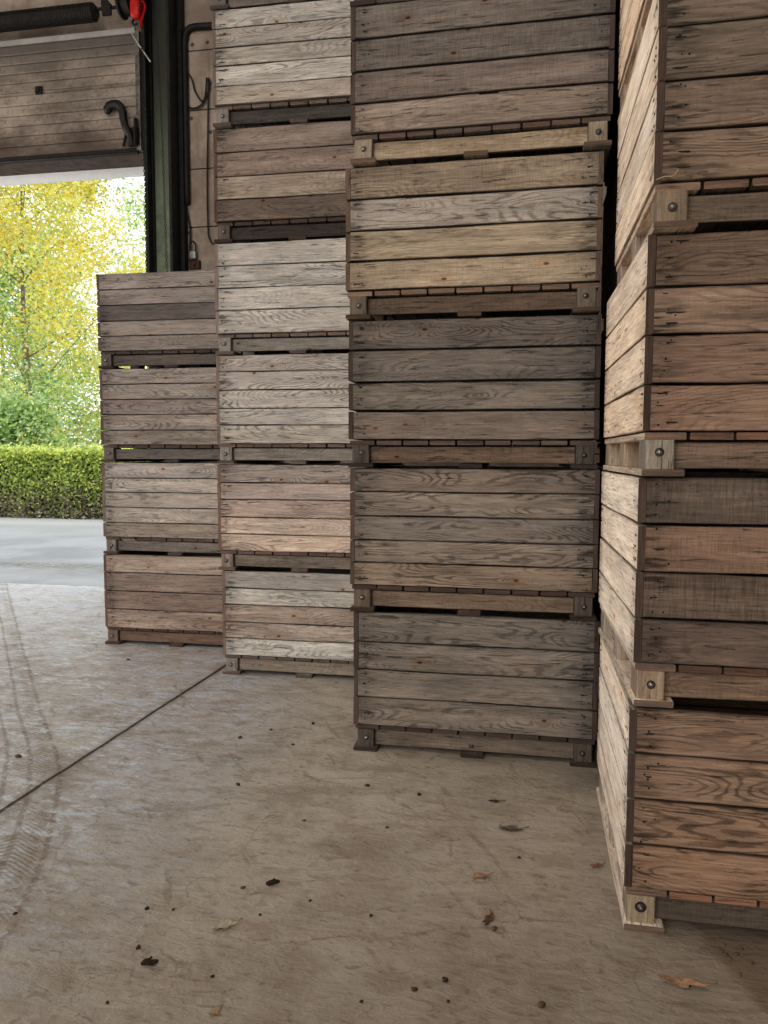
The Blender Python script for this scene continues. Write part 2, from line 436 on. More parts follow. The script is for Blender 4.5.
def panel(front, origin, al, at, L, cols, heights, root, name, nails, ends=True, saws=None, figs=None, gap=None, n=12, endk=.8):
    gap = gap or GAP
    mb = MB(); z = Z0
    o = Vector(origin); nb = len(cols)
    for i in range(nb):                         # from the bottom board up
        h = heights[i]
        fig = figs[i] if figs else random.choice((.25, .5, .8, .9))
        saw = saws[i] if saws else random.choice((.05, .1, .3))
        oo = o + Z_ * (z + gap / 2) + al * random.uniform(-.002, .002) + at * random.uniform(-.0015, .0015)
        mb.board(oo, al, Z_, at, L, h - gap, PT, cols[i], n=n, fig=fig, saw=saw, endk=endk)
        if nails:
            for e in (.03, L - .03):
                k = 3 if h > .13 else 2
                for q in range(k):
                    zz = z + h * (q + .6) / (k + .2) + random.uniform(-.01, .01)
                    for dup in range(2 if random.random() < .45 else 1):
                        ee = e + random.uniform(-.012, .016) * (1 if e < L / 2 else -1) + dup * random.uniform(.015, .03) * (1 if e < L / 2 else -1)
                        mb.disc(o + al * ee + Z_ * (zz + random.uniform(-.01, .01)) + at * (PT - .001), at, random.uniform(.0026, .004), .0022, 6, 1)
                        if random.random() < .55:
                            c0 = o + al * (ee + random.uniform(-.004, .012)) + Z_ * (zz + random.uniform(-.004, .004)) + at * (PT + .0028)
                            ls, hs_ = random.uniform(.008, .024), random.uniform(.0012, .0028)
                            ids = [mb.vert(c0 + al * (math.cos(t_) * ls) + Z_ * (math.sin(t_) * hs_ + math.cos(t_ * 2) * .0008)) for t_ in [q2 * math.pi / 4 for q2 in range(8)]]
                            mb.face(ids, 2)
        z += h
    return mb.build(name, [WOOD, NAIL, STAIN], root)

def split(n, tot=Z1 - Z0, r=.06):
    w = [1 + random.uniform(-r, r) for _ in range(n)]; s = sum(w)
    return [tot * x / s for x in w]

def crate(loc, yaw, fronts, label, W=1.2295, side=None, foot=None, bearer=None, full=True, fnails=True, saws=None, figs=None, dz=0.0):
    """fronts: sRGB colour of each front board, top board first"""
    root = tag(empty('wooden_bin', loc, yaw), label, 'bin', 'stacked wooden bins')
    cols = [jit(desat(lin(c, GAIN)), .03) for c in fronts][::-1]
    n = len(cols); hs = split(n)
    avg = [sum(c[k] for c in cols) / n for k in range(3)]
    strong = side is not None
    side = tuple(x * k for x, k in zip(desat(lin(side, GAIN), .15), (.84, .80, .83))) if side else tuple(avg)
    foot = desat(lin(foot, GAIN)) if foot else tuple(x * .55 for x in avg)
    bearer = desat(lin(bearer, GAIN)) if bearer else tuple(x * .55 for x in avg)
    s = PT
    panel(True, (s, s, 0), X_, -Y_, W - 2 * s, cols, hs, root, 'front_panel', fnails, saws=saws[::-1] if saws else None, figs=figs[::-1] if figs else None, n=16)
    panel(False, (s, DEP - s, 0), X_, Y_, W - 2 * s, [jit(avg, .1) for _ in cols], hs, root, 'back_panel', False, n=6)
    for x, at in ((s, -X_), (W - s, X_)):
        hs2 = [h + random.uniform(-.004, .004) for h in hs]; k = (Z1 - Z0) / sum(hs2); hs2 = [h * k for h in hs2]
        panel(False, (x, 0, 0), Y_, at, DEP, [jit(side, .10) for _ in cols], hs2, root, 'side_panel', x == s, n=10, figs=[random.uniform(.05, .35) for _ in cols], saws=[.08] * len(cols), endk=.12 if strong else .4)  # dark front ends of the pale sides have shade painted in
    # floor boards run front to back, their sawn ends show under the front panel
    mb = MB(); nb = 9; w = (W - .004) / nb
    for i in range(nb):
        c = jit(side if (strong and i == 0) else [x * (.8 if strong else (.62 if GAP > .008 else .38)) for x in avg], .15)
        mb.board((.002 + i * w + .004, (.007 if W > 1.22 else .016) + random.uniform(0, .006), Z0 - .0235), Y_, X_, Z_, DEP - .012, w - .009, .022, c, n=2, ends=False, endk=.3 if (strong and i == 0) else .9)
    mb.build('floor_panel', [WOOD], root)
    # runners underneath, front to back
    rw = .125
    for i, x in enumerate((.001, W / 2 - .055 + random.uniform(-.01, .01), W - rw - .001)):
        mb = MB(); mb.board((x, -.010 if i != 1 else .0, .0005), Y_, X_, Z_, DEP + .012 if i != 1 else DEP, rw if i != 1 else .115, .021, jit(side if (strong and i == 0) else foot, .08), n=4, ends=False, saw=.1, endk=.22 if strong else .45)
        mb.build('runner', [WOOD], root)
    # feet: blocks between runner and floor
    fw = .088; fx = ((.011 if strong else .018), W - .018 - fw); zb, zt = .0225, Z0 - .024
    for x in fx:
        for k, (y, d) in enumerate(((.004, .12), (.47, .10), (DEP - .124, .12))):
            mb = MB(); mb.board((x, y + d, zb), Z_, X_, -Y_, zt - zb, fw, d, jit([q * .62 for q in side] if (strong and x == fx[0] and k) else foot, .08), n=2, wob=.0012, ends=False, fig=.3, ch=.004)  # inner left feet dimmed, the shade of the recess painted in
            f = mb.build('foot', [WOOD], root)
            if k == 0:
                bx = x + fw / 2 + random.uniform(-.006, .006); bz = (zb + zt) / 2 + random.uniform(-.004, .008)
                mb = MB(); mb.disc((bx, y, bz), -Y_, .018 if label.startswith('orange-brown') else .014, .002, 14, 0); mb.disc((bx, y - .002, bz), -Y_, .0115, .004, 12, 1, .006)
                b = mb.build('bolt', [IRON, BOLT], f)
    for y in (.475,):
        mb = MB(); mb.board((W / 2 - .05, y + .1, zb), Z_, X_, -Y_, zt - zb, .10, .10, jit(foot, .08), n=2, ends=False)
        mb.build('foot', [WOOD], root)
    # bearers: a rail set back between the feet, front and rear
    for y in (.036, DEP - .058):
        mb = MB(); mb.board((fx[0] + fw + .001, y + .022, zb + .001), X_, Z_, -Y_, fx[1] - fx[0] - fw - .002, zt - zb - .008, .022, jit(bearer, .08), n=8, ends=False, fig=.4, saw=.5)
        mb.build('bearer', [WOOD], root)
    return root

# places of every bin: x, y, yaw, lift
PL = {
 (1,0):(-3.2811,5.4993,.0047,0),(1,1):(-3.2787,5.5034,-.0009,0),(1,2):(-3.2812,5.5067,.0009,0),(1,3):(-3.2872,5.5099,.0105,0),
 (2,0):(-2.0159,4.8832,.0047,0),(2,1):(-2.0378,4.8788,.0021,0),(2,2):(-2.0326,4.8695,.0005,0),(2,3):(-2.0265,4.8579,.0025,0),
 (2,4):(-2.0245,4.8553,.0109,0),(2,5):(-2.012,4.8294,.016,0),(2,6):(-2.02,4.83,.012,0),
 (3,0):(-.8178,3.7214,-.0016,0),(3,1):(-.8343,3.7116,-.0044,0),(3,2):(-.8438,3.719,.002,0),(3,3):(-.8547,3.7033,-.0103,0),
 (3,4):(-.8239,3.6763,-.0154,0),(3,5):(-.83,3.69,-.008,0),
 (4,0):(.3684,2.4352,-.017,0),(4,1):(.3812,2.4588,.0029,0),(4,2):(.3834,2.4338,.0054,0),(4,3):(.3903,2.4029,-.0133,0),(4,4):(.400,2.43,.0,0),
 (5,0):(.455,3.52,0,0),(5,1):(.462,3.53,0,0),(5,2):(.458,3.515,0,0),(5,3):(.465,3.53,0,0),(5,4):(.460,3.52,0,0),(5,5):(.46,3.525,0,0),  # unseen stack added so the gap beside the middle stack stays dark
}
WD = {1: 1.205, 2: 1.16, 3: 1.2295, 4: 1.2295, 5: 1.2295}
# seen colours of the front boards, top to bottom
FR = {
 (1,3):[(118,104,96),(112,99,92),(84,73,68),(116,102,93),(110,96,88)],
 (1,2):[(122,108,100),(120,106,97),(112,97,90),(122,107,98),(114,100,90)],
 (1,1):[(132,120,112),(138,127,118),(136,123,113),(136,123,112),(118,104,92)],
 (1,0):[(134,114,99),(116,97,86),(114,93,82),(130,107,92)],
 (2,6):[(120,108,98)]*5,
 (2,5):[(138,127,117),(134,122,112),(134,122,110),(146,135,124),(136,120,104)],
 (2,4):[(110,93,82),(114,94,82),(126,108,90),(92,76,65)],
 (2,3):[(148,138,130),(142,132,124),(152,142,134),(146,136,128)],
 (2,2):[(136,124,116),(142,130,122),(148,137,128),(150,138,128),(148,136,124)],
 (2,1):[(134,117,108),(144,124,114),(142,118,106),(164,140,122),(162,136,116)],
 (2,0):[(132,123,116),(150,141,131),(132,112,98),(144,125,112),(158,149,139)],
 (3,5):[(95,83,73)]*4,
 (3,4):[(96,84,75),(90,80,73),(98,84,76),(118,100,86)],
 (3,3):[(118,100,80),(130,117,106),(132,113,90),(134,114,90)],
 (3,2):[(92,81,74),(96,85,77),(100,89,80),(102,88,78)],
 (3,1):[(104,89,78),(112,98,86),(104,93,85),(114,99,87),(116,97,80)],
 (3,0):[(102,91,82),(104,92,83),(108,96,86),(108,95,84)],
 (4,4):[(104,84,66)]*4, **{(5, i): [(70,60,52)]*4 for i in range(7)},  # last entry: made-up dark boards for the added stack
 (4,3):[(104,85,68),(102,84,67),(110,88,70),(114,90,68)],
 (4,2):[(98,76,58),(118,92,72),(116,88,68),(124,93,70)],
 (4,1):[(88,72,60),(122,92,70),(92,74,61),(90,72,60)],
 (4,0):[(120,92,70),(122,94,72),(126,95,70),(134,100,72)],
}
SIDE4 = [(182,170,152),(182,170,152),(184,166,142),(180,164,142),(178,156,130)]  # pale side wood with the strong light from the left painted in
names = {1: 'leftmost stack nearest the doorway', 2: 'second stack from the left', 3: 'wide third stack in the middle', 4: 'nearest stack at the right edge'}
ORD = ['lowest', 'second', 'third', 'fourth', 'fifth', 'sixth', 'seventh']
LB = {
 **{(5, i): ORD[i] + ' bin from the floor in the unseen stack added behind the nearest right stack to darken the gap' for i in range(7)},
 (1,3):'topmost bin of the leftmost stack, greyish brown with a darker middle board',
 (1,2):'third bin up of the leftmost stack, five even taupe boards',
 (1,1):'second bin up of the leftmost stack, pale grey boards and scuffed bottom board',
 (1,0):'reddish brown four-board bin on the floor under the leftmost stack',
 (2,6):'bin cut off by the top of the picture, only its feet above the second stack',
 (2,5):'pale cracked five-board bin sixth from the floor in the second stack',
 (2,4):'brown four-board bin fifth from the floor in the second stack from the left',
 (2,3):'pale grey four-board bin with knots, fourth from the floor in the second stack',
 (2,2):'pale five-board bin third from the floor in the second stack from the left',
 (2,1):'bin with two orange-tan lower boards, second from floor in the second stack',
 (2,0):'bin on the floor under the second stack, silvery bottom board split by a crack',
 (3,5):'bin cut off by the top of the picture above the wide middle stack',
 (3,4):'grey-brown four-board bin fifth from the floor in the middle stack, wide board gaps',
 (3,3):'yellowish tan four-board bin fourth from the floor in the middle stack',
 (3,2):'dark grey four-board bin third from the floor in the middle stack',
 (3,1):'wavy-grained five-board bin second from the floor in the middle stack',
 (3,0):'grey four-board bin on the floor under the middle stack, small number on its bearer',
 (4,4):'highest visible bin of the nearest right stack, seen only by its left side',
 (4,3):'brown bin with straw at its lower corner, fourth from floor in nearest right stack',
 (4,2):'warm brown bin third from the floor in the nearest right stack',
 (4,1):'bin with one tan board among dark rough-sawn ones, second in nearest right stack',
 (4,0):'orange-brown bin with big knots on the floor under the nearest right stack',
}
SAW = {(4,1):[1.0,.7,1.3,.25],(3,4):[.6,.9,.6,.3],(3,3):[.6,.3,.1,.5],(3,2):[.3,.2,.2,.2],(2,2):[.05]*5,(1,0):[.1]*4,(3,1):[.05]*5,(3,0):[.05,.2,.05,.2],(4,0):[.05]*4}
FIG = {(3,1):[1,1,1,.9,1],(3,0):[.8,.7,.5,.8],(4,0):[.8,1,1,1],(4,1):[.1,.1,.1,.5],(4,2):[.6,.7,.4,.5],(4,3):[.6,.8,.6,.9],(3,4):[.1,.1,.2,.4],(2,2):[.9,.9,1,1,1],(1,1):[.7,.9,.7,.8,.6]}
BEAR = {(3,4):(128,106,80),(3,3):(92,72,56),(3,2):(92,72,58),(3,1):(104,84,66),(3,0):(98,84,72),(4,0):(84,70,58),(4,1):(108,84,64),(4,2):(100,78,60),(4,3):(92,76,60),(2,5):(62,54,48),(2,4):(56,48,42),(2,1):(108,92,78),(2,0):(122,108,94),(1,0):(104,80,64)}
FOOT = {(4,0):(128,108,84),(4,1):(128,104,80),(4,2):(122,108,92),(4,3):(118,98,76),(3,4):(120,104,84),(3,3):(98,82,66),(3,0):(78,66,56),(3,1):(86,70,58)}
BINS = {}
for (st, lv), (x, y, yaw, dz) in sorted(PL.items()):
    random.seed(1000 * st + lv)
    GAP = .010 if st == 3 and lv >= 2 else (.007 if st == 4 else .005)
    BINS[(st, lv)] = crate((x, y, lv * P), yaw, FR[(st, lv)], LB[(st, lv)], W=WD[st],
        side=SIDE4[lv] if st == 4 else None, foot=FOOT.get((st, lv)), bearer=BEAR.get((st, lv)),
        saws=SAW.get((st, lv)), figs=FIG.get((st, lv)))

# small number stencilled on the bearer of the lowest middle bin
def text_mesh(body, size, name, mat, parent, loc, rot):
    cu = bpy.data.curves.new(name, 'FONT'); cu.body = body; cu.size = size; cu.align_x = 'CENTER'; cu.extrude = .0003
    t = bpy.data.objects.new(name, cu); C.objects.link(t)
    dg = bpy.context.evaluated_depsgraph_get(); me = bpy.data.meshes.new_from_object(t.evaluated_get(dg))
    bpy.data.objects.remove(t)
    me.materials.clear(); me.materials.append(mat)
    o = bpy.data.objects.new(name, me); C.objects.link(o); o.parent = parent; o.location = loc; o.rotation_euler = rot
    return o
bearer0 = [c for c in BINS[(3, 0)].children if c.name.startswith('bearer')][0]
text_mesh('56', .030, 'stencil_number', NAIL, bearer0, (.612, .0265, .042), (math.pi / 2, 0, 0))

# loose bits on the bins
random.seed(5)
mb = MB()
mb.tube(smoothpts([(.395, 2.385, 2.360), (.415, 2.372, 2.363), (.438, 2.366, 2.362), (.452, 2.370, 2.380)]), .0016, 5, 0, (*lin((200, 178, 140), .8), 0))
STRAW = tint_mat('dry_straw', .7)
tag(mb.build('straw', [STRAW], None, True), 'thin pale curl of straw on a bin corner of the nearest right stack', 'straw')

# ------------------------------------------------------------------ building shell
FLOOR = floor_material(); WALL = wall_material(); DOORM = door_material()
def grid_plane(name, x0, x1, y0, y1, z, mat):
    mb = MB(); mb.box(x0, x1, y0, y1, z - .15, z, 0); return struct(mb.build(name, [mat]))
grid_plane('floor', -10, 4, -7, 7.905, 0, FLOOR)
grid_plane('ground', -45, 25, 7.925, 60, -.002, ground_material())
mb = MB(); mb.box(-10, 4, 7.903, 7.927, -.15, -.012, 0)
struct(mb.build('trim_1', [plain('joint_filler', (.05, .042, .035), .9)]))

mb = MB()
# concrete panels right of the door and over the opening
zs = [4.06 - .625 * k for k in range(6, -1, -1)] + [4.06 + .625 * k for k in range(1, 8)]
zs = [0.0] + zs
for a, b_ in zip(zs, zs[1:]):
    if b_ > 8: b_ = 8.0
    if a >= 8 - .01: break
    mb.box(-3.95, 4.0, 8.0, 8.3, a + .006, b_ - .006, 0)
    mb.box(-10.0, -9.2, 8.0, 8.3, a + .006, b_ - .006, 0)
mb.box(-9.2, -3.95, 8.0, 8.3, 4.90, 8.0, 0)
mb.box(-3.94, 3.99, 8.012, 8.29, 0, 8, 1)
struct(mb.build('wall_back', [WALL, NAIL]))
mb = MB(); mb.box(4.0, 4.3, -7, 8.3, 0, 8, 0); struct(mb.build('wall_right', [WALL]))
mb = MB(); mb.box(-10.3, -10, -7, 8.3, 0, 8, 0); struct(mb.build('wall_left', [WALL]))
mb = MB(); mb.box(-10.3, 4.3, -7.3, -7, 0, 8, 0); struct(mb.build('wall_front', [WALL]))
mb = MB(); mb.box(-10.3, 4.3, -7.3, 8.3, 8, 8.2, 0); struct(mb.build('ceiling', [plain('dull_roof_sheet', (.22, .20, .18), .8)]))
WHITE = plain('white_painted_steel', lin((236, 238, 236), 1.0), .5, 0, 5, .08, .05)
mb = MB(); mb.box(-9.3, -3.9, 8.302, 8.345, 4.775, 4.98, 0); struct(mb.build('trim_2', [WHITE]))

# ------------------------------------------------------------------ overhead door
door = tag(empty('overhead_door', (-6.6, 7.9, 4.86)), 'grimy ribbed sectional overhead door raised above the open doorway', 'door')
door['kind'] = 'thing'
def local(o, root): # keep world placement for children built in world space
    o.parent = root; o.matrix_parent_inverse = Matrix.Translation(root.location).inverted(); return o
dx0, dx1 = -9.15, -4.155
def ribbed(z0, z1, n, name):
    mb = MB(); h = (z1 - z0) / n
    for i in range(n):
        a, b_ = z0 + i * h, z0 + (i + 1) * h
        ids = []
        prof = [(7.86, a + .004), (7.853, a + .012), (7.853, b_ - .012), (7.86, b_ - .004), (7.869, b_), (7.90, b_), (7.90, a), (7.869, a)]
        A = [mb.vert((dx0, y, z)) for y, z in prof]; B = [mb.vert((dx1, y, z)) for y, z in prof]
        for k in range(8): mb.face((A[k], A[(k + 1) % 8], B[(k + 1) % 8], B[k]))
        mb.face(A[::-1]); mb.face(B)
    return local(mb.build(name, [DOORM]), door)
ribbed(5.590, 6.095, 5, 'door_section')
ribbed(4.895, 5.560, 6, 'door_section')
DARK = plain('black_grease', (.018, .015, .013), .5, .2, 20, .5)
STEEL = plain('galvanised_steel', (.36, .37, .36), .45, .7, 12, .35)
mb = MB(); mb.box(dx0, dx1, 7.862, 7.895, 5.560, 5.590, 0); mb.tube([(dx0, 7.856, 5.575), (dx1, 7.856, 5.575)], .007, 6, 0)
local(mb.build('hinge_rail', [DOORM]), door)
mb = MB(); mb.box(dx0, dx1, 7.845, 7.90, 6.098, 6.155, 0)
local(mb.build('top_rail', [plain('dusty_white_rail', lin((180, 176, 170), .8), .5, 0, 6, .15)]), door)
mb = MB(); mb.box(dx0, dx1, 7.850, 7.905, 4.858, 4.893, 0); mb.tube([(dx0, 7.873, 4.852), (dx1, 7.873, 4.852)], .018, 8, 0)
local(mb.build('rubber_seal', [DARK]), door)
# end stile with screws
mb = MB(); mb.box(dx1 - .002, dx1 + .05, 7.842, 7.90, 4.87, 6.12, 0)
for i in range(12): mb.disc((dx1 + .02, 7.842, 4.95 + i * .1), -Y_, .006, .003, 6, 1)
local(mb.build('end_stile', [plain('grey_stile', (.20, .18, .16), .6, .3, 10, .5), NAIL]), door)
# hinge block half way along the joint
mb = MB(); mb.box(-5.36, -5.28, 7.835, 7.862, 5.55, 5.63, 0); mb.disc((-5.32, 7.835, 5.59), -Y_, .02, .012, 8, 0)
local(mb.build('hinge', [DARK]), door)
# latch: a hooked handle on a bent arm
mb = MB()
mb.tube(smoothpts([(-4.47, 7.80, 5.30), (-4.42, 7.79, 5.335), (-4.34, 7.79, 5.335), (-4.29, 7.79, 5.27), (-4.275, 7.79, 5.17), (-4.25, 7.79, 5.08), (-4.21, 7.80, 5.00), (-4.20, 7.81, 4.90)], 5),
        [.042] * 3 + [.05] * 8 + [.045] * 10 + [.042] * 8 + [.036] * 7, 8, 0)
mb.tube([(-4.245, 7.80, 5.06), (-4.29, 7.80, 4.90)], .014, 6, 0); mb.tube([(-4.14, 7.80, 5.18), (-4.15, 7.80, 4.90)], .022, 6, 0)
mb.box(-4.24, -4.12, 7.82, 7.85, 4.92, 5.10, 0); mb.disc((-4.46, 7.80, 5.30), -Y_, .055, .03, 10, 0, .02)
local(mb.build('latch', [DARK]), door)

mb = MB(); mb.box(-9.2, -3.95, 7.93, 8.30, 4.872, 4.898, 0); struct(mb.build('trim_3', [plain('dark_soffit', (.10, .075, .055), .8)]))  # dark sheet added under the lintel to darken its soffit
# vertical door track
mb = MB(); mb.box(-4.025, -4.000, 7.76, 7.90, .0, 6.05, 0); mb.box(-4.0, -3.99, 7.885, 7.90, 0, 6.05, 0)
tag(mb.build('door_track', [plain('dark_track', (.045, .045, .045), .5, .5, 12, .5)]), 'dark vertical steel guide track beside the green column', 'track')
mb = MB(); mb.tube(smoothpts([(-4.13, 7.70, 6.04), (-4.02, 7.70, 5.87), (-3.90, 7.70, 5.70)]), .009, 6, 0)
tag(mb.build('steel_strut', [plain('bright_steel', (.7, .7, .68), .35, .6, 12, .2)]), 'bright diagonal steel strut between door corner and column', 'strut')

# torsion spring shaft
sp = tag(empty('torsion_spring', (-6.6, 7.75, 6.22)), 'black coiled torsion spring on a shaft above the raised door', 'spring')
mb = MB(); pts = []; rr = []
x = -9.0
while x < -4.56:
    pts += [(x, 7.745, 6.295), (x + .014, 7.745, 6.295)]; rr += [.096, .088]; x += .028
pts += [(-4.55, 7.745, 6.295), (-4.53, 7.745, 6.295)]; rr += [.07, .05]
mb.tube(pts, rr, 14, 0); local(mb.build('coil', [DARK], None), sp)
mb = MB(); mb.tube([(-9.1, 7.745, 6.32), (-4.0, 7.745, 6.32)], .017, 8, 0); local(mb.build('shaft', [DARK]), sp)
mb = MB()
pr = [(-4.45, 6.17), (-4.35, 6.17), (-4.35, 6.28), (-4.44, 6.39), (-4.46, 6.30)]
pr = [(a, z + .06) for a, z in pr]; A = [mb.vert((a, 7.70, z)) for a, z in pr]; B = [mb.vert((a, 7.73, z)) for a, z in pr]
for k in range(5): mb.face((A[k], A[(k + 1) % 5], B[(k + 1) % 5], B[k]))
mb.face(A); mb.face(B[::-1]); local(mb.build('bracket', [DARK]), sp)
mb = MB(); mb.tube([(-4.25, 7.745, 6.34), (-4.23, 7.745, 6.34), (-4.21, 7.745, 6.34), (-4.16, 7.745, 6.34), (-4.14, 7.745, 6.34), (-4.12, 7.745, 6.34)], [.14, .14, .11, .11, .14, .14], 18, 0)
local(mb.build('cable_drum', [DARK]), sp)

# red chain hoist and its hanging hand chain
RED = plain('red_enamel', lin((190, 28, 30), 1.0), .35, 0, 9, .35)
ho = tag(empty('chain_hoist', (-4.0, 7.62, 6.3)), 'red chain hoist mounted at the head of the green column', 'hoist')
def lump(c, sx, sy, sz, mat, name, root, seed=0, sub=3, rough=.0, sq=2.6):
    bm = bmesh.new(); bmesh.ops.create_icosphere(bm, subdivisions=sub, radius=1)
    rs = random.Random(seed)
    for v in bm.verts:
        q = v.co; e = (abs(q.x) ** sq + abs(q.y) ** sq + abs(q.z) ** sq) ** (1 / sq)
        q /= e; q *= 1 + rs.uniform(-rough, rough)
        v.co = (c[0] + q.x * sx, c[1] + q.y * sy, c[2] + q.z * sz)
    me = bpy.data.meshes.new(name); bm.to_mesh(me); bm.free(); me.materials.append(mat)
    me.polygons.foreach_set('use_smooth', [True] * len(me.polygons))
    o = bpy.data.objects.new(name, me); C.objects.link(o)
    return local(o, root) if root else o
lump((-3.99, 7.62, 6.40), .09, .07, .10, RED, 'motor_housing', ho, sq=4)
lump((-4.0, 7.60, 6.19), .055, .05, .10, RED, 'lower_block', ho, sq=5)
mb = MB(); mb.tube([(-4.01, 7.60, 6.30), (-4.015, 7.60, 6.22)], .02, 8, 0)
mb.tube(smoothpts([(-3.98, 7.60, 6.32), (-3.93, 7.60, 6.27), (-3.90, 7.60, 6.2), (-3.94, 7.60, 6.08), (-3.955, 7.60, 6.0)]), .013, 6, 0)
local(mb.build('red_cable', [RED]), ho)
mb = MB(); mb.tube(smoothpts([(-4.03, 7.6, 6.09), (-4.05, 7.6, 6.06), (-4.02, 7.6, 6.035), (-3.99, 7.6, 6.05)]), .011, 6, 0); local(mb.build('hook', [DARK]), ho)
def chain(pts, name, label, r=.0042, pitch=.028):
    mb = MB(); P3 = [Vector(p) for p in pts]; k = 0
    for a, b_ in zip(P3, P3[1:]):
        d = b_ - a; n = int(d.length / pitch); dn = d.normalized(); s1 = dn.orthogonal().normalized(); s2 = dn.cross(s1)
        for i in range(n):
            c = a + dn * (i + .5) * pitch; w = s1 if k % 2 else s2; k += 1
            ring = [c + dn * (pitch * .62 * math.cos(t)) + w * (.010 * math.sin(t)) for t in [q * math.pi / 4 for q in range(8)]]
            for q in range(8): mb.tube([ring[q], ring[(q + 1) % 8]], r, 4, 0, caps=False)
    return local(mb.build(name, [DARK]), ho)
chain([(-3.955, 7.62, 6.05), (-3.955, 7.62, .01)], 'hand_chain', '')
chain([(-3.80, 7.66, 5.9), (-3.765, 7.66, 4.9), (-3.735, 7.66, 3.2)], 'pull_chain', '', r=.0022, pitch=.034)

# green steel column
GREEN, nt_, b_ = new_mat('dull_green_paint'); g_ = G(nt_); p_ = g_.pos()
nn = g_.noise(p_, 6.0, 5, .65)
cg = g_.mix(g_.ss(nn, .3, .7), lin((104, 112, 92)), lin((140, 150, 126)))
cg = g_.mix(g_.ss(g_.add(g_.sep(p_)[2], g_.mul(nn, 1.2)), 4.6, 6.4, 0, .9), cg, lin((52, 52, 44)))  # dimness towards the column head painted over the green
nt_.links.new(cg, b_.inputs['Base Color']); b_.inputs['Roughness'].default_value = .65
SHADED = plain('shaded_steel', (.022, .022, .020), .55, .3, 9, .5)  # near-black colour holds the shade on the backlit flanges
col = tag(empty('steel_column', (-3.8, 7.85, 0)), 'tall dull green steel column between the doorway and the panelled wall', 'column')
def gcol(name, mat, boxes):
    mb = MB()
    for q in boxes: mb.box(*q, 0)
    return local(mb.build(name, [mat]), col)
gcol('web', GREEN, [(-3.965, -3.72, 7.84, 7.86, 0, 8)])
gcol('flange', SHADED, [(-3.985, -3.965, 7.70, 7.995, 0, 8)])
gcol('flange', SHADED, [(-3.72, -3.69, 7.70, 7.995, 0, 8)])
gcol('flange_shade', SHADED, [(-3.69, -3.645, 7.90, 7.995, 0, 8)])  # dark fill added for the deep shade beside the flange
gcol('shade_strip', SHADED, [(-3.965, -3.947, 7.80, 7.84, 0, 8)])  # dark strip added for the shade at the web's left edge

# conduit, cables and padlock on the wall
CAB = plain('black_cable', (.02, .018, .017), .6)
yw = 7.965
def cable(pts, r, name, label, cat='cable'):
    mb = MB(); mb.tube(smoothpts([(a, yw, z) for a, z in pts]), r, 7, 0)
    return tag(mb.build(name, [CAB], None, True), label, cat)
cable([(-2.6, 6.16), (-3.34, 6.16), (-3.52, 6.165), (-3.60, 6.13), (-3.63, 6.04), (-3.635, 5.8), (-3.635, 4.3)], .034, 'conduit', 'thick black conduit bending out of the wall beside the column', 'conduit')
cable([(-3.645, 5.76), (-3.60, 5.69), (-3.557, 5.62), (-3.52, 5.49), (-3.446, 5.385), (-3.405, 5.44), (-3.387, 5.624)], .008, 'wall_cable', 'thin cable looping steeply down the wall from the conduit')
cable([(-3.65, 5.404), (-3.60, 5.34), (-3.545, 5.315), (-3.45, 5.345), (-3.37, 5.48), (-3.352, 5.60)], .010, 'wall_cable', 'lower sagging cable loop on the wall beside the second stack')
cable([(-3.367, 5.623), (-3.381, 5.078), (-3.398, 4.5), (-3.396, 4.05), (-3.385, 3.93), (-3.33, 3.86), (-3.20, 3.86)], .008, 'wall_cable', 'long cable running straight down the wall then curling to the stack')
cable([(-3.645, 4.26), (-3.62, 4.12), (-3.605, 4.02), (-3.613, 3.84), (-3.62, 3.62)], .009, 'wall_cable', 'short cable dropping to the padlock on the wall')
pk = tag(empty('padlock', (-3.565, 7.94, 3.74)), 'small steel padlock hanging on the wall above the leftmost stack', 'padlock')
lump((-3.570, 7.945, 3.745), .042, .018, .050, STEEL, 'body', pk, sq=6)
mb = MB(); mb.tube(smoothpts([(-3.60, 7.945, 3.78), (-3.605, 7.945, 3.85), (-3.570, 7.945, 3.895), (-3.535, 7.945, 3.85), (-3.54, 7.945, 3.78)]), .008, 7, 0)
local(mb.build('shackle', [DARK], None, True), pk)
mb = MB(); mb.box(-3.63, -3.50, 7.955, 8.0005, 3.60, 3.69, 0); mb.disc((-3.56, 7.955, 3.65), -Y_, .02, .02, 8, 0)
tag(mb.build('hasp', [plain('rust_bracket', (.10, .05, .03), .7, .3, 30, .5)]), 'rusty brown bracket just below the padlock on the wall', 'bracket')

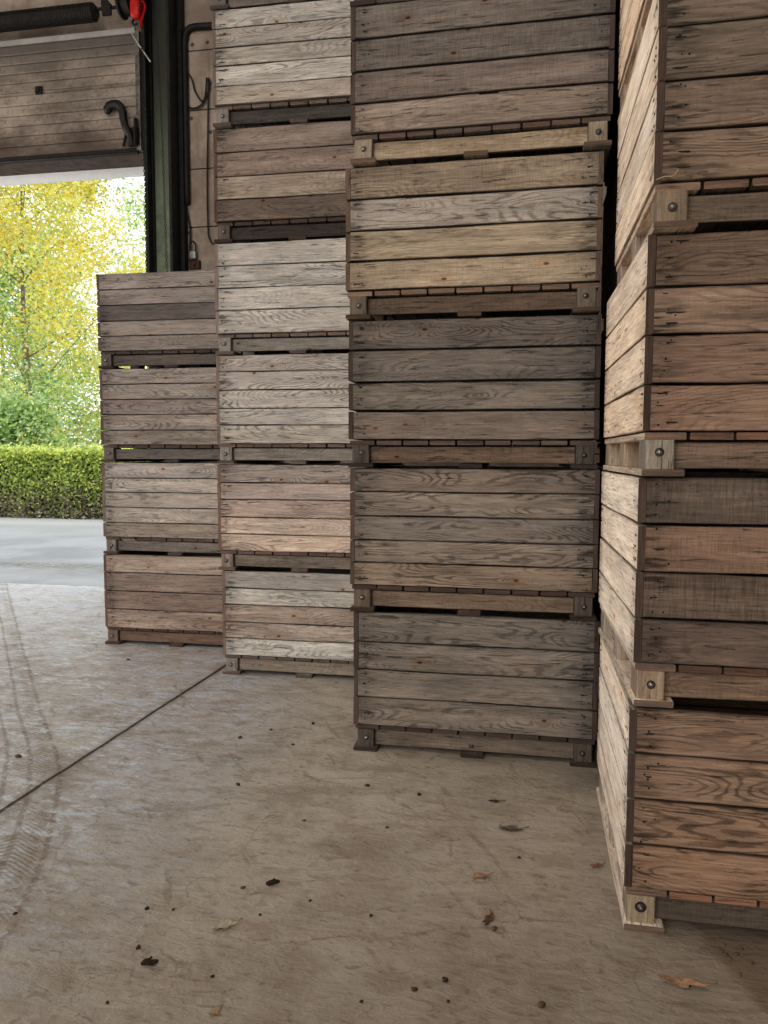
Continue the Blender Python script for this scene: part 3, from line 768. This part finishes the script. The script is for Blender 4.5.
# ------------------------------------------------------------------ debris on the floor
LEAFM = tint_mat('dead_leaf', .75, 0.0, .6); MUD = tint_mat('dried_mud', .9, 0, .6)
def dead_leaf(x, y, r, col, label, ang=0, seed=0, el=1.6):
    rs = random.Random(seed); mb = MB()
    n = 16; c0 = (*desat(lin(col, 1.15), .3), 0); rings = []
    for k in range(1, 4):
        ring = []
        for i in range(n):
            t = 2 * math.pi * i / n
            lob = 1 + .32 * math.cos(5 * t + rs.random()) + rs.uniform(-.18, .18)
            q = r * k / 3 * (lob if k == 3 else 1)
            px, py = q * el * math.cos(t), q * .75 * math.sin(t)
            z = .003 + r * .30 * (k / 3) ** 2 * (.5 + .5 * math.sin(2 * t + seed)) + rs.uniform(0, r * .14)
            sh = rs.uniform(.75, 1.1)
            ring.append(mb.vert((px * math.cos(ang) - py * math.sin(ang), px * math.sin(ang) + py * math.cos(ang), z), (c0[0] * sh, c0[1] * sh, c0[2] * sh, 0)))
        rings.append(ring)
    c = mb.vert((0, 0, .004 + r * .05), c0)
    for i in range(n):
        mb.face((c, rings[0][i], rings[0][(i + 1) % n]))
        for a, b_ in zip(rings, rings[1:]): mb.face((a[i], b_[i], b_[(i + 1) % n], a[(i + 1) % n]))
    mb.tube([(r * el * .8 * math.cos(ang), r * el * .8 * math.sin(ang), .006), (r * el * 1.9 * math.cos(ang + .3), r * el * 1.9 * math.sin(ang + .3), .004)], .0013, 4, 0, c0)
    o = mb.build('dead_leaf', [LEAFM], None, True); o.location = (x, y, 0)
    return tag(o, label, 'leaf')
dead_leaf(.499, 2.193, .028, (190, 142, 100), 'long tan curled leaf on the floor right of the near stack foot', -.15, 1, 2.0)
dead_leaf(-.069, 2.391, .020, (112, 76, 50), 'dark brown crumpled leaf in the middle foreground of the floor', 1.2, 2)
dead_leaf(-.107, 2.647, .019, (186, 128, 86), 'small orange-tan leaf on the floor behind the dark brown one', .3, 3)
dead_leaf(.323, 2.793, .015, (150, 100, 72), 'little rust-brown leaf beside the base of the near stack', .5, 4)
dead_leaf(-.002, 3.016, .022, (112, 98, 80), 'flat grey-brown leaf on the floor in front of the middle stack', .1, 5, 2.0)
dead_leaf(-.920, 2.198, .024, (178, 168, 138), 'pale greyish leaf lying in the left foreground', .6, 6)
dead_leaf(-.799, 1.838, .015, (176, 138, 96), 'small tan leaf at the bottom edge of the picture', .9, 7, 1.1)
dead_leaf(-.07, 3.256, .016, (84, 68, 54), 'dark leaf scrap nearest the middle stack', .0, 8)
def twig(x, y, L, ang, label):
    mb = MB(); rs = random.Random(int(x * 999)); c0 = (*lin((62, 50, 38), 1.1), 0)
    pts = [(math.cos(ang) * L * (t - .5), math.sin(ang) * L * (t - .5), .009 + rs.uniform(-.002, .004)) for t in (0, .3, .6, 1)]
    mb.tube(smoothpts(pts, 3), [.005, .006, .009, .009, .010, .009, .008, .008, .006, .003], 6, 0, c0)
    mb.tube([pts[1], (pts[1][0] + .012, pts[1][1] + .014, .02)], .003, 5, 0, c0)
    o = mb.build('twig', [MUD], None, True); o.location = (x, y, 0); return tag(o, label, 'twig')
twig(-.838, 2.461, .05, .5, 'dark bent twig on the floor left of centre, behind the pale leaf')
twig(-1.069, 1.99, .05, .35, 'dark twig in the left foreground, in front of the pale leaf')
def clod(x, y, r, seed, col=(78, 64, 50), name='mud_crumb'):
    o = lump((0, 0, r * .35), r, r * .8, r * .5, MUD, name, None, seed, 2, .38, 2.0)
    a = o.data.attributes.new('tint', 'FLOAT_COLOR', 'POINT')
    a.data.foreach_set('color', np.tile(np.array([*lin(col, 1.0), 1], np.float32), len(o.data.vertices)))
    o.location = (x, y, 0); o.rotation_euler = (0, 0, seed); return o
crumbs = [(-.664,3.311,.012),(-.048,2.347,.011),(-.183,2.082,.011),(-.267,2.029,.009),(.095,2.031,.012),(-.413,3.263,.010),(.034,2.804,.008),(-.505,2.94,.009),(-.166,1.999,.006),(-.408,1.955,.006),(-1.462,3.765,.013),(-1.128,4.043,.012),(-1.26,3.211,.012),(-.86,2.935,.007),(-1.214,2.248,.009),(-1.124,2.259,.006),(-.937,2.424,.009),(-.456,2.347,.007),(-.824,2.285,.006),(-2.853,5.081,.014),(-1.636,2.143,.007),(-1.112,1.823,.006),(-2.482,3.314,.016),(-.681,2.392,.006),(-1.149,3.723,.009),(-1.335,3.909,.010),(-.863,1.975,.006),(-1.143,2.056,.009)]
for i, (x, y, r) in enumerate(crumbs):
    tag(clod(x, y, r * .95, i, ((92, 76, 60), (112, 96, 76), (80, 66, 52))[i % 3]), 'tiny dark crumb of dried mud on the concrete floor', 'mud crumb', 'mud crumbs scattered on the floor')
rs = random.Random(3)
for i in range(12):
    tag(clod(.70 + rs.uniform(-.05, .05), 2.33 + rs.uniform(-.07, .07), rs.uniform(.003, .007), 50 + i, (120, 100, 76), 'wood_crumb'),
        'tiny pale crumb on the brown floor patch before the near stack', 'crumb', 'pale crumbs on the brown floor patch')

# ------------------------------------------------------------------ outdoors
def leaf_cloud(name, mat, pts, size, cols, parent=None, drop=.3, seed=0, keep_normal=None):
    r = np.random.default_rng(seed); n = len(pts)
    a = r.normal(size=(n, 3)); a[:, 2] *= .7; a /= np.linalg.norm(a, axis=1)[:, None]
    b_ = r.normal(size=(n, 3)); b_ -= (b_ * a).sum(1)[:, None] * a; b_ /= np.linalg.norm(b_, axis=1)[:, None]
    s = size * r.uniform(.6, 1.3, (n, 1))
    v = np.stack([pts - a * s, pts + b_ * s * .55, pts + a * s, pts - b_ * s * .55], 1).reshape(-1, 3)
    me = bpy.data.meshes.new(name); me.vertices.add(4 * n); me.vertices.foreach_set('co', v.astype(np.float32).ravel())
    me.loops.add(4 * n); me.loops.foreach_set('vertex_index', np.arange(4 * n, dtype=np.int32))
    me.polygons.add(n); me.polygons.foreach_set('loop_start', np.arange(0, 4 * n, 4, dtype=np.int32))
    try: me.polygons.foreach_set('loop_total', np.full(n, 4, np.int32))
    except Exception: pass
    me.update(calc_edges=True)
    at = me.attributes.new('tint', 'FLOAT_COLOR', 'POINT')
    at.data.foreach_set('color', np.repeat(np.concatenate([cols, np.ones((n, 1))], 1), 4, 0).astype(np.float32).ravel())
    me.materials.append(mat)
    o = bpy.data.objects.new(name, me); C.objects.link(o)
    if parent: o.parent = parent
    return o
LEAF = tint_mat('foliage', .6, .5)
BARK = plain('bark', (.24, .21, .16), .9, 0, 9, .5, .4)

def tree(x, y, H, R, label, pal, seed, ncl, npc, zlo, size=.075, spread=.42):
    rs = np.random.default_rng(seed); rd = random.Random(seed)
    root = tag(empty('tree', (x, y, 0)), label, 'tree')
    mb = MB(); mb.tube(smoothpts([(0, 0, 0), (.1, 0, H * .25), (-.1, .1, H * .5), (.05, 0, H * .85)]), list(np.linspace(.20, .02, 19)), 8, 0)
    mb.build('trunk', [BARK], root, True)
    P_, Cc = [], []
    mb = MB()
    for i in range(ncl):
        zz = rs.uniform(zlo, H); tt = (zz - zlo) / (H - zlo)
        rad = R * (1 - .55 * max(0, tt - .35) / .65) * math.sqrt(rs.uniform(.08, 1)); th = rs.uniform(0, 2 * math.pi)
        c = np.array([rad * math.cos(th), rad * math.sin(th), zz])
        if i % 14 == 0:
            z0 = max(zlo * .8, zz - rad * .6)
            mb.tube(smoothpts([(0, 0, z0), (c[0] * .5, c[1] * .5, (z0 + zz) / 2 + .15), tuple(c)], 4), list(np.linspace(.03, .006, 9)), 5, 0)
        k = int(npc * rs.uniform(.5, 1.5)); p = rs.normal(size=(k, 3)) * np.array([spread, spread, spread * 1.15]); p[:, 2] -= np.abs(p[:, 0] * .25)
        q = c + p
        f = np.array([pal(c + np.array([x, y, 0]), rs) for _ in range(3)])[rs.choice(3, k, p=[.62, .25, .13])]
        f = f * (1 - (w_ := (rs.random((k, 1)) < .16) * .55)) + np.array([.75, .78, .62]) * w_
        cc = np.clip(f * rs.uniform(.75, 1.2, (k, 1)) + rs.normal(size=(k, 3)) * .012, .01, .8)
        P_.append(q); Cc.append(cc)
    mb.build('branch', [BARK], root, True)
    leaf_cloud('foliage', LEAF, np.concatenate(P_), size, np.concatenate(Cc), root, seed=seed)
    return root
YEL, YGR, GRN, LGR = lin((246, 212, 104), 1.0), lin((210, 210, 124), 1.0), lin((130, 160, 104), 1.0), lin((176, 198, 130), 1.0)
def palA(p, rs):
    up = min(1, max(0, (p[2] - 3.2) / 3.5)); w = rs.random()
    if w < .10 + .52 * up: return YEL
    if w < .52 + .32 * up: return YGR
    return LGR if rs.random() < .6 else GRN
def palB(p, rs):
    w = rs.random(); return GRN if w < .5 else (LGR if w < .85 else YGR)
def palC(p, rs):
    w = rs.random(); return LGR if w < .55 else (GRN if w < .8 else YGR)
tree(-16.4, 23.0, 12.5, 4.7, 'large tree with yellow autumn leaves above the hedge', palA, 1, 330, 260, 1.5, .065, .36)
tree(-25.5, 34.0, 13, 4.0, 'greener tree standing behind the yellow one', palB, 2, 170, 150, 1.5, .12, .5)
tree(-18.7, 36.0, 15, 2.6, 'light green tree seen just right of the yellow tree', palC, 5, 110, 75, 1.6, .11, .50)
tree(-13.6, 18.6, 2.7, 1.1, 'low light green shrub rising just behind the hedge', palC, 4, 60, 160, 1.2, .07, .3)

# clipped hedge
hd = tag(empty('hedge', (-11, 16.9, 0)), 'long clipped green hedge across the far side of the yard', 'hedge')
rs = np.random.default_rng(9); n = 60000
px = rs.uniform(-17, -5, n); top = rs.random(n) < .30
py = np.where(top, rs.uniform(16.1, 17.6, n), 16.1 + np.abs(rs.normal(size=n)) * .10 + .05 * np.sin(px * 5))
pz = np.where(top, 1.60 + rs.normal(size=n) * .05 + .04 * np.sin(px * 3), rs.uniform(0.0, 1.62, n))
q = np.stack([px, py, pz], 1)
lc = np.array([lin((150, 168, 104)), lin((204, 218, 128)), lin((232, 240, 142)), lin((160, 146, 122)), lin((206, 198, 176))])
hgt = pz / 1.6 + rs.normal(size=n) * .15
clump = np.sin(px * 2.1) * .5 + np.sin(px * 5.3 + pz * 4) * .5
idx = np.where(hgt < .36, np.where(rs.random(n) < .55, 3, np.where(rs.random(n) < .5, 4, 0)), np.where(rs.random(n) < .35, 0, np.where(rs.random(n) < .55 - .15 * clump, 1, 2)))
idx = np.where((hgt > .93) & (rs.random(n) < .6), 2, idx)
cc = lc[idx] * rs.uniform(.6, 1.25, (n, 1))
q[:, 0] += 11; q[:, 1] -= 16.9
leaf_cloud('foliage', LEAF, q, .045, cc, hd, seed=3)
mb = MB(); mb.box(-6, 6, -.65, .6, 0.02, 1.52, 0)
mb.build('twig_core', [plain('hedge_core', (.05, .055, .03), .95, 0, 12, .6, .6)], hd)

# ------------------------------------------------------------------ light
def area(name, loc, rot, sx, sy, e, col=(1, 1, 1)):
    l = bpy.data.lights.new(name, 'AREA'); l.shape = 'RECTANGLE'; l.size = sx; l.size_y = sy; l.energy = e; l.color = col
    o = bpy.data.objects.new(name, l); C.objects.link(o); o.location = loc
    o.rotation_euler = rot; return o
D = math.radians
area('rear_doorway_daylight', (-3.5, -6.7, 4.2), (D(84), 0, 0), 8, 6, 560, (1.0, .975, .95))
area('door_fill_light', (-9.6, 4.6, 2.8), (D(88), 0, D(-98)), 5, 4.4, 320, (1.0, .965, .945))  # unseen lamp added at the left, standing in for daylight from the door
area('overhead_fill_light', (-3.5, 1.5, 7.8), (0, 0, 0), 5, 7, 115, (1.0, .97, .94))  # unseen fill lamp added overhead to brighten the room
pl = area('door_portal', (-6.6, 8.36, 2.4), (D(-90), 0, 0), 5.2, 4.75, 10); pl.data.cycles.is_portal = True

w = bpy.data.worlds.new('sky'); bpy.context.scene.world = w; w.use_nodes = True
nt = w.node_tree; nt.nodes.clear(); g = G(nt)
out = nt.nodes.new('ShaderNodeOutputWorld'); bg = nt.nodes.new('ShaderNodeBackground')
tc = nt.nodes.new('ShaderNodeTexCoord').outputs['Generated']
cl = g.noise(tc, 3.0, 5, .55)
sky = g.mix(g.ss(cl, .42, .58), (.74, .86, 1.0), (1.0, 1.0, 1.0))
nt.links.new(sky, bg.inputs[0]); bg.inputs[1].default_value = 2.3
nt.links.new(bg.outputs[0], out.inputs[0])

# ------------------------------------------------------------------ camera
F, PSI, PIT, ROLL, HC = 745.17, .1756, .0764, -.0032, 1.5433
cam = bpy.data.cameras.new('camera'); co = bpy.data.objects.new('camera', cam); C.objects.link(co)
cam.sensor_fit = 'VERTICAL'; cam.sensor_height = 36.0; cam.lens = F / 1024 * 36.0; cam.clip_start = .05; cam.clip_end = 300
fw = Vector((-math.sin(PSI) * math.cos(PIT), math.cos(PSI) * math.cos(PIT), -math.sin(PIT)))
rt = Vector((math.cos(PSI), math.sin(PSI), 0)); up = rt.cross(fw)
cr, sr = math.cos(ROLL), math.sin(ROLL)
# image x' = cr*x - sr*y, y' = sr*x + cr*y
R2 = rt * cr - up * sr; U2 = rt * sr + up * cr
M = Matrix((R2, U2, -fw)).transposed().to_4x4(); M.translation = Vector((0, 0, HC))
co.matrix_world = M
bpy.context.scene.camera = co
sc = bpy.context.scene
sc.view_settings.view_transform = 'Standard'; sc.view_settings.look = 'None'
sc.view_settings.exposure = 0.0; sc.view_settings.gamma = 1.0
vs = sc.view_settings; vs.use_curve_mapping = True; cmp_ = vs.curve_mapping
cmp_.initialize()
cv = cmp_.curves[3]; cv.points.new(.05, .037); cv.points.new(.22, .215); cv.points.new(.6, .65); cmp_.update()
sc.cycles.use_denoising = True
sc.cycles.max_bounces = 6; sc.cycles.diffuse_bounces = 4
